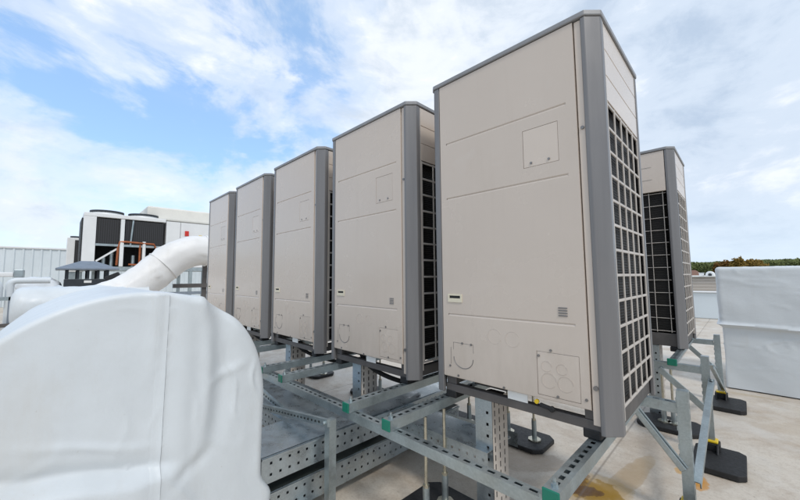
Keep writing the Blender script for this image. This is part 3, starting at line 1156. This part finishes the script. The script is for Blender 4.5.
# smaller unit behind it
c2 = thing('rooftop_unit', 'narrow white rooftop unit with a small dark fan just left of the chiller', 'chiller', (-17.6, -1.16, 0))
MB().box(-.6, .3, -.09, .42, 1.5, 2.84).obj('casing', 'white_metal', c2, bevel=.02)
MB().box(.302, .32, .13, .40, 1.7, 2.75).obj('coil', 'chiller_coil', c2)
MB().tube([(-.1, .15, 2.842), (-.1, .15, 2.93)], .16, 16).obj('fan', 'hood_louver', c2, smooth=True)
MB().box(-.5, .2, -.05, .4, .004, 1.498).obj('stand', 'galvanised', c2)
# roof deck the chiller stands on
pl = thing('steel_platform', 'grey steel platform carrying the chiller', 'platform', (-15, 0, 0))
for y in (-.5, 1.0, 2.4, 3.4):
    MB().box(-.15, -.03, y, y + .12, .004, 1.515).obj('leg', 'galvanised', pl)
    MB().box(-2.1, -1.98, y, y + .12, .004, 1.515).obj('leg', 'galvanised', pl)
MB().box(-.12, -.02, -.7, 3.6, .55, .67).obj('girder', 'hood_metal', pl)


# insulated duct wrapped in white cloth
def dw(q):
    return .026 * crease(q * 1.4) + .016 * noise.noise(q * 2.6) + .013 * noise.noise(q * 6.5) + .009 * noise.noise(q * 11)


def rounded(pts, r, n=8):
    pts = [Vector(p) for p in pts]
    o = [pts[0]]
    for a, b, c in zip(pts, pts[1:], pts[2:]):
        d1, d2 = (a - b), (c - b)
        k1, k2 = min(r, d1.length * .45), min(r, d2.length * .45)
        p, q = b + d1.normalized() * k1, b + d2.normalized() * k2
        for i in range(n + 1):
            s_ = i / n
            o.append(p * (1 - s_) ** 2 + b * 2 * s_ * (1 - s_) + q * s_ * s_)
    o.append(pts[-1])
    # resample
    res = [o[0]]
    for a, b in zip(o, o[1:]):
        m = max(1, int((b - a).length / .06))
        for i in range(1, m + 1):
            res.append(a + (b - a) * i / m)
    return res


du = thing('insulated_duct', 'thick white cloth wrapped duct that climbs in a slanting bend toward the air conditioners', 'duct')
path = rounded([(-6.6, -.95, .80), (-6.6, -.55, .96), (-6.6, .30, 1.77), (-6.6, 1.1, 1.77), (-6.6, 3.5, 1.77)], .35)
MB().tube(path, .305, 44, True, dw).obj('duct', 'tarp_duct', du, smooth=True, angle=80)
for k in (0.42, .70):
    i = int(len(path) * k * .55)
    MB().tube([path[i], path[i] + (path[i + 1] - path[i]).normalized() * .015], .322, 36).obj('strap', 'tarp_duct', du, smooth=True)
MB().box(-6.75, -6.69, .66, .74, .004, 1.50).obj('stand', 'dark_base', du)
MB().box(-6.75, -6.65, .15, .86, 1.02, 1.10).obj('stand_beam', 'dark_base', du)
d2 = thing('insulated_duct', 'low horizontal white duct with a bulging end, lying behind the white hood at left', 'duct')
path = [(-6.45, -1.93, .775), (-6.45, -1.90, .775), (-6.45, -1.86, .775)] + [(-6.45, -1.86 + k * .06, .785) for k in range(1, 27)]
rad = [.20, .26, .290] + [.310] * 26
MB().tube(path, rad, 36, True, dw).obj('duct', 'tarp_white', d2, smooth=True, angle=80)
for y in (-1.3, -.8):
    MB().box(-6.6, -6.3, y, y + .06, .004, .50).obj('stand', 'galvanised', d2)

# roof exhaust hood
eh = thing('exhaust_hood', 'square black roof exhaust with a blue grey pyramid cap, in front of the chiller', 'roof vent', (-9, -1.0, 0))
MB().box(-.36, .36, -.36, .36, .004, 1.21).obj('shaft', 'hood_louver', eh, bevel=.01)
for sx_ in (-1, 1):
    for k in range(5):
        MB().box(sx_ * .33 - .02, sx_ * .33 + .02, -.34 + k * .16, -.30 + k * .16, 1.212, 1.40).obj('post', 'hood_louver', eh)
        if 0 < k < 4:
            MB().box(-.34 + k * .16, -.30 + k * .16, sx_ * .33 - .02, sx_ * .33 + .02, 1.212, 1.40).obj('post', 'hood_louver', eh)
mb = MB()
e = .50
mb.v = [(-e, -e, 1.405), (e, -e, 1.405), (e, e, 1.405), (-e, e, 1.405), (-e, -e, 1.435), (e, -e, 1.435), (e, e, 1.435), (-e, e, 1.435), (-.12, -.12, 1.60), (.12, -.12, 1.60), (.12, .12, 1.60), (-.12, .12, 1.60)]
mb.f = [(3, 2, 1, 0), (0, 1, 5, 4), (1, 2, 6, 5), (2, 3, 7, 6), (3, 0, 4, 7), (4, 5, 9, 8), (5, 6, 10, 9), (6, 7, 11, 10), (7, 4, 8, 11), (8, 9, 10, 11)]
mb.obj('cap', 'hood_metal', eh)
MB().box(.362, .372, -.06, .06, 1.13, 1.18).obj('label_plate', 'white_label', eh)

fl = thing('floodlight', 'small black floodlight tilted upward between the exhaust hood and the slanting duct', 'lamp', (-8, -.64, 0))
mb = MB().bar((-.05, -.11, 1.19), (.0, .10, 1.30), .16, .12)
mb.obj('lamp_body', 'black_rubber', fl, bevel=.01)
MB().tube([(-.05, 0, .004), (-.05, 0, 1.17)], .02, 8).obj('pole', 'hood_metal', fl)

# pipes and small covers at the far left
pr = thing('insulated_pipe', 'white pipe with a downward elbow at the left edge of the photo', 'pipe')
path = rounded([(-8, -1.55, 1.19), (-8, -2.05, 1.19), (-8, -2.05, .2)], .10)
MB().tube(path, .055, 14, True).obj('pipe', 'tarp_white', pr, smooth=True)
pr = thing('insulated_pipe', 'wider white upright pipe cover left of the elbow pipe', 'pipe')
path = rounded([(-7.9, -2.6, 1.16), (-7.9, -2.19, 1.16), (-7.9, -2.19, .86)], .10)
MB().tube(path, .075, 14, True).obj('pipe', 'tarp_white', pr, smooth=True)
wb = thing('pipe_duct', 'long low white duct box with a grey end in front of the ribbed wall', 'duct', (-11, 0, 0))
MB().box(-.3, .3, -5.5, -2.18, 1.28, 1.38).obj('casing', 'white_metal', wb, bevel=.02)
MB().box(-.3, .3, -2.178, -2.03, 1.26, 1.44).obj('end_box', 'galvanised', wb, bevel=.01)
for y in (-4.5, -2.6):
    MB().box(-.05, .05, y, y + .08, .004, 1.278).obj('leg', 'galvanised', wb)
# heap of translucent sheeting
mb = tarp_box(-9.4, -8.6, -2.0, -1.42, .01, 1.24, .18, lambda p, n_: .07 * noise.noise(Vector(p) * 3.1) + .04 * noise.noise(Vector(p) * 8), .05)
tag(mb.obj('plastic_sheeting', 'tarp_cool', smooth=True, angle=80, merge=True), 'heap of wrinkled white plastic sheeting left of the exhaust hood', 'sheeting')
sf = thing('pipe_rack', 'grey steel pipe rack of upright posts and crossbars at the left edge of the photo', 'rack', (-7.6, -2.0, 0))
for y in (.02, -1.1):
    MB().box(-.04, .04, y - .05, y + .04, .004, .92).obj('post', 'hood_metal', sf, bevel=.004)
MB().box(-.04, .04, -1.6, .10, .86, .92).obj('crossbar', 'galvanised', sf)
MB().box(.05, .12, -1.6, .25, .42, .48).obj('crossbar', 'dark_base', sf)
for k, (x, z0_, lab) in enumerate(((-5.2, .16, 'dark cable tray lying nearest the low white duct, lower left'), (-4.7, .10, 'dark cable tray lying between two others at the lower left edge'), (-4.2, .05, 'dark cable tray lying nearest the white hood, lower left edge'))):
    ct = thing('floor_tray', lab, 'cable tray', (x, -2.2, 0), R(-14 + 9 * k), 'dark cable trays on the roof')
    MB().box(-.12, .12, -1.6, .9, z0_, z0_ + .03).obj('tray_bottom', 'hood_louver', ct)
    MB().box(-.12, -.10, -1.6, .9, z0_ + .031, z0_ + .11).obj('side_rail', 'hood_metal', ct)
    MB().box(.10, .12, -1.6, .9, z0_ + .031, z0_ + .11).obj('side_rail', 'hood_metal', ct)


# ------------------------------------------------------------------ trees beyond the roof
def leaves(mb, c, rx, ry, rz, n, size, rg):
    lumps = [(Vector((rg.gauss(0, .42), rg.gauss(0, .42), rg.gauss(0, .42))), rg.uniform(.35, .6)) for _ in range(9)]
    for _ in range(n):
        lc, lr = rg.choice(lumps)
        d = Vector((rg.gauss(0, 1), rg.gauss(0, 1), rg.gauss(0, 1))).normalized() * (lr * rg.uniform(.5, 1.0))
        p = lc + d
        p = Vector((c[0] + p.x * rx, c[1] + p.y * ry, c[2] + p.z * rz))
        u = Vector((rg.gauss(0, 1), rg.gauss(0, 1), rg.gauss(0, 1))).normalized()
        v = u.orthogonal().normalized()
        s_ = size * rg.uniform(.5, 1.2)
        mb.quad(p - u * s_, p + v * s_ * .7, p + u * s_, p - v * s_ * .7)


rg = random.Random(21)
mb = MB()


def leaf(p, s_):
    u = Vector((rg.gauss(0, 1), rg.gauss(0, 1), rg.gauss(0, 1))).normalized()
    v = u.orthogonal().normalized()
    mb.quad(p - u * s_, p + v * s_ * .7, p + u * s_, p - v * s_ * .7)


for k in range(60000):
    az = rg.uniform(-12, 14)
    dist = rg.uniform(150, 190)
    sx_, sy_ = math.sin(R(az)), math.cos(R(az))
    can = .0275 + .0002 * az + .0026 * noise.noise(Vector((az * .9, dist * .02, 1))) + .0022 * noise.noise(Vector((az * 3.3, dist * .05, 4))) + .0012 * noise.noise(Vector((az * 9, dist * .2, 7)))
    top = can * dist + 1.0
    z = top - (abs(rg.gauss(0, 1)) * 2.2 if rg.random() < .7 else rg.uniform(0, 12))
    leaf(Vector((sx_ * dist, sy_ * dist, z)), rg.uniform(.18, .46))
for k in range(150):     # the rest of the horizon, coarser
    az = 16 + 330 * k / 150
    dist = rg.uniform(220, 300)
    x, y = math.sin(R(az)) * dist, math.cos(R(az)) * dist
    hgt = rg.uniform(11, 15)
    leaves(mb, (x, y, -8 + hgt * .5), hgt * .7, hgt * .7, hgt * .5, 80, 1.8, rg)
o = mb.obj('woodland', 'leaf_dark')
o['kind'] = 'stuff'
tag(o, 'far-off dark green wood along the horizon', 'wood')
spec = [(-3.1, 128, 5.2, 'leaf_orange', 'orange brown autumn tree at the left end of the bright clump on the horizon'),
        (-1.4, 126, 5.4, 'leaf_orange', 'rusty orange tree second from the left in the bright clump on the horizon'),
        (.5, 124, 5.9, 'leaf_gold', 'tallest golden tree in the middle of the bright clump on the horizon'),
        (2.4, 126, 5.5, 'leaf_gold', 'golden yellow tree right of the tallest one on the horizon'),
        (4.0, 123, 4.9, 'leaf_gold', 'low golden tree at the right end of the bright clump on the horizon')]
for x, y, top, mat, lab in spec:
    t_ = thing('autumn_tree', lab, 'tree', (x, y, -8), 0, 'autumn trees on the horizon')
    hgt = top + 8
    MB().tube([(0, 0, 0), (.1, 0, hgt * .4), (0, .1, hgt * .8)], [.3, .2, .06], 8).obj('trunk', 'bark', t_, smooth=True)
    mb = MB()
    for q in range(4200):
        d = Vector((rg.gauss(0, 1), rg.gauss(0, 1), rg.gauss(0, 1))).normalized()
        rr = rg.uniform(.25, 1) ** .5 * (1 + .35 * noise.noise(d * 1.8 + Vector((x, 0, 0))) + .18 * noise.noise(d * 5 + Vector((0, x, 0))))
        leaf(Vector((d.x * rr * 1.75, d.y * rr * 1.75, hgt - 3.4 + d.z * rr * 2.9)), rg.uniform(.12, .30))
    mb.obj('crown', mat, t_)

# ------------------------------------------------------------------ sky + sun
SUN_EL, SUN_AZ = 48, 112      # azimuth measured clockwise from +y
w = bpy.data.worlds.new('World')
sc.world = w
w.use_nodes = True
nt = w.node_tree
bg = nt.nodes['Background']
N = lambda typ, **kw: (lambda nd: ([setattr(nd, k, v) for k, v in kw.items()], nd)[1])(nt.nodes.new(typ))
sky = N('ShaderNodeTexSky', sky_type='NISHITA', sun_disc=False)
sky.sun_elevation = R(SUN_EL)
sky.sun_rotation = R(SUN_AZ)
sky.air_density = 1.0
sky.dust_density = .6
sky.ozone_density = 2.0
tc = N('ShaderNodeTexCoord')


def wmath(op, a, b=0.0, clamp=False):
    m = N('ShaderNodeMath', operation=op, use_clamp=clamp)
    for sock, v in ((m.inputs[0], a), (m.inputs[1], b)):
        if hasattr(v, 'links'):
            nt.links.new(v, sock)
        else:
            sock.default_value = v
    return m.outputs[0]


def wramp(f, stops):
    r = N('ShaderNodeValToRGB')
    cr = r.color_ramp
    cr.interpolation = 'EASE'
    while len(cr.elements) < len(stops):
        cr.elements.new(.5)
    for e_, (p, c_) in zip(cr.elements, stops):
        e_.position = p
        e_.color = (c_[0], c_[1], c_[2], 1) if hasattr(c_, '__len__') else (c_, c_, c_, 1)
    nt.links.new(f, r.inputs['Fac'])
    return r.outputs['Color']


def wmix(f, a, b, mode='MIX'):
    m = N('ShaderNodeMix', data_type='RGBA', blend_type=mode)
    for sock, v in ((m.inputs[0], f), (m.inputs[6], a), (m.inputs[7], b)):
        if hasattr(v, 'links'):
            nt.links.new(v, sock)
        elif hasattr(v, '__len__'):
            sock.default_value = (v[0], v[1], v[2], 1)
        else:
            sock.default_value = v
    return m.outputs[2]


nrm = N('ShaderNodeVectorMath', operation='NORMALIZE')
nt.links.new(tc.outputs['Generated'], nrm.inputs[0])
D = nrm.outputs['Vector']
sep = N('ShaderNodeSeparateXYZ')
nt.links.new(D, sep.inputs[0])
# cloud-layer plane coordinates
den = wmath('ADD', wmath('MAXIMUM', sep.outputs['Z'], 0.0), .22)
cmb = N('ShaderNodeCombineXYZ')
nt.links.new(wmath('DIVIDE', sep.outputs['X'], den), cmb.inputs[0])
nt.links.new(wmath('DIVIDE', sep.outputs['Y'], den), cmb.inputs[1])


def wnoise(scale, detail, rough, loc=(0, 0, 0), rot=0, stretch=(1, 1, 1), dist=0.0):
    mp = N('ShaderNodeMapping')
    mp.inputs['Location'].default_value = loc
    mp.inputs['Rotation'].default_value = (0, 0, R(rot))
    mp.inputs['Scale'].default_value = stretch
    nt.links.new(cmb.outputs[0], mp.inputs['Vector'])
    nd = N('ShaderNodeTexNoise')
    nd.inputs['Scale'].default_value = scale
    nd.inputs['Detail'].default_value = detail
    nd.inputs['Roughness'].default_value = rough
    nd.inputs['Distortion'].default_value = dist
    nt.links.new(mp.outputs[0], nd.inputs['Vector'])
    return nd.outputs['Fac']


def dnoise(scale, detail, rough, loc=(0, 0, 0), dist=0.0, zs=1.6):
    mp = N('ShaderNodeMapping')
    mp.inputs['Location'].default_value = loc
    mp.inputs['Scale'].default_value = (1, 1, zs)
    nt.links.new(D, mp.inputs['Vector'])
    nd = N('ShaderNodeTexNoise')
    nd.inputs['Scale'].default_value = scale
    nd.inputs['Detail'].default_value = detail
    nd.inputs['Roughness'].default_value = rough
    nd.inputs['Distortion'].default_value = dist
    nt.links.new(mp.outputs[0], nd.inputs['Vector'])
    return nd.outputs['Fac']


def wlobe(d, lo, hi):
    v = Vector(d).normalized()
    dt = N('ShaderNodeVectorMath', operation='DOT_PRODUCT')
    nt.links.new(D, dt.inputs[0])
    dt.inputs[1].default_value = v
    mr = N('ShaderNodeMapRange', interpolation_type='SMOOTHSTEP')
    mr.inputs['From Min'].default_value = lo
    mr.inputs['From Max'].default_value = hi
    nt.links.new(dt.outputs['Value'], mr.inputs['Value'])
    return mr.outputs['Result']


big = wmath('ADD', wmath('MULTIPLY', dnoise(3.1, 12, .58, (4.4, 4.1, 7.7), .25), .72), wmath('MULTIPLY', wnoise(1.7, 10, .6, (3.1, 1.7, 0), 25, (1, .8, 1), .35), .28))
clear = wlobe((-.93, -.10, .40), .58, .97)          # the clearer western part of the sky
cover = wmath('ADD', wmath('SUBTRACT', big, wmath('MULTIPLY', clear, .22)), .18)
cover = wmath('ADD', cover, wmath('MULTIPLY', wlobe((.1, .95, .35), .55, .98), .10))
mask = wramp(cover, [(.42, 0), (.50, .55), (.60, 1)])
veil = wnoise(.9, 8, .55, (9.1, 2.7, 0), 40, (1, .5, 1), .3)
# shading inside the cloud deck
soft = dnoise(2.6, 10, .58, (2.7, 6.2, 4), .4, 2.2)
fine = dnoise(7.0, 10, .60, (1.2, 8.4, 2), .4, 2.0)
shade = wmath('ADD', wmath('MULTIPLY', soft, .62), wmath('MULTIPLY', fine, .38))
cloud = wramp(shade, [(.36, (5.2, 6.1, 7.3)), (.50, (7.0, 7.7, 8.6)), (.61, (9.5, 9.6, 9.9))])
bright = wmix(wlobe((-.80, .38, .42), .62, .96), (.86, .90, .95), (1.14, 1.10, 1.06))
cloud = wmix(1.0, cloud, bright, 'MULTIPLY')
blue = wmix(1.0, sky.outputs['Color'], (1.6, 1.75, 2.1), 'MULTIPLY')
blue = wmix(.45, blue, (4.4, 6.9, 9.6))
blue = wmix(wramp(veil, [(.38, .0), (.70, .55)]), blue, (8.2, 8.9, 9.8))
# haze near the horizon
mixc = wmix(mask, blue, cloud)
hz = wramp(wmath('MAXIMUM', sep.outputs['Z'], 0.0), [(0, .6), (.22, 0)])
mixc = wmix(hz, mixc, (7.0, 8.2, 9.3))
nt.links.new(mixc, bg.inputs['Color'])
bg.inputs['Strength'].default_value = .118

sl = bpy.data.lights.new('sun', 'SUN')
sl.energy = 1.5
sl.angle = R(11)
sl.color = (1, .95, .88)
so = bpy.data.objects.new('sun', sl)
col.objects.link(so)
sd = Vector((math.sin(R(SUN_AZ)) * math.cos(R(SUN_EL)), math.cos(R(SUN_AZ)) * math.cos(R(SUN_EL)), math.sin(R(SUN_EL))))
so.rotation_euler = sd.to_track_quat('Z', 'Y').to_euler()

# ------------------------------------------------------------------ camera
yaw, pit, rol = -.785, .0782, -.0083
F_ = Vector((math.sin(yaw) * math.cos(pit), math.cos(yaw) * math.cos(pit), math.sin(pit)))
R_ = Vector((math.cos(yaw), -math.sin(yaw), 0))
U_ = R_.cross(F_)
R_, U_ = R_ * math.cos(rol) + U_ * math.sin(rol), -R_ * math.sin(rol) + U_ * math.cos(rol)
cam = bpy.data.cameras.new('camera')
cam.sensor_width = 36
cam.lens = 342.316 / 800 * 36
cam.clip_start = .05
cam.clip_end = 6000
co = bpy.data.objects.new('camera', cam)
col.objects.link(co)
co.matrix_world = Matrix(((R_.x, U_.x, -F_.x, 1.206), (R_.y, U_.y, -F_.y, -1.470), (R_.z, U_.z, -F_.z, 1.202), (0, 0, 0, 1)))
sc.camera = co

sc.view_settings.view_transform = 'Standard'
sc.view_settings.look = 'None'
sc.view_settings.exposure = 0
sc.view_settings.gamma = 1
sc.cycles.max_bounces = 8
sc.cycles.use_denoising = True
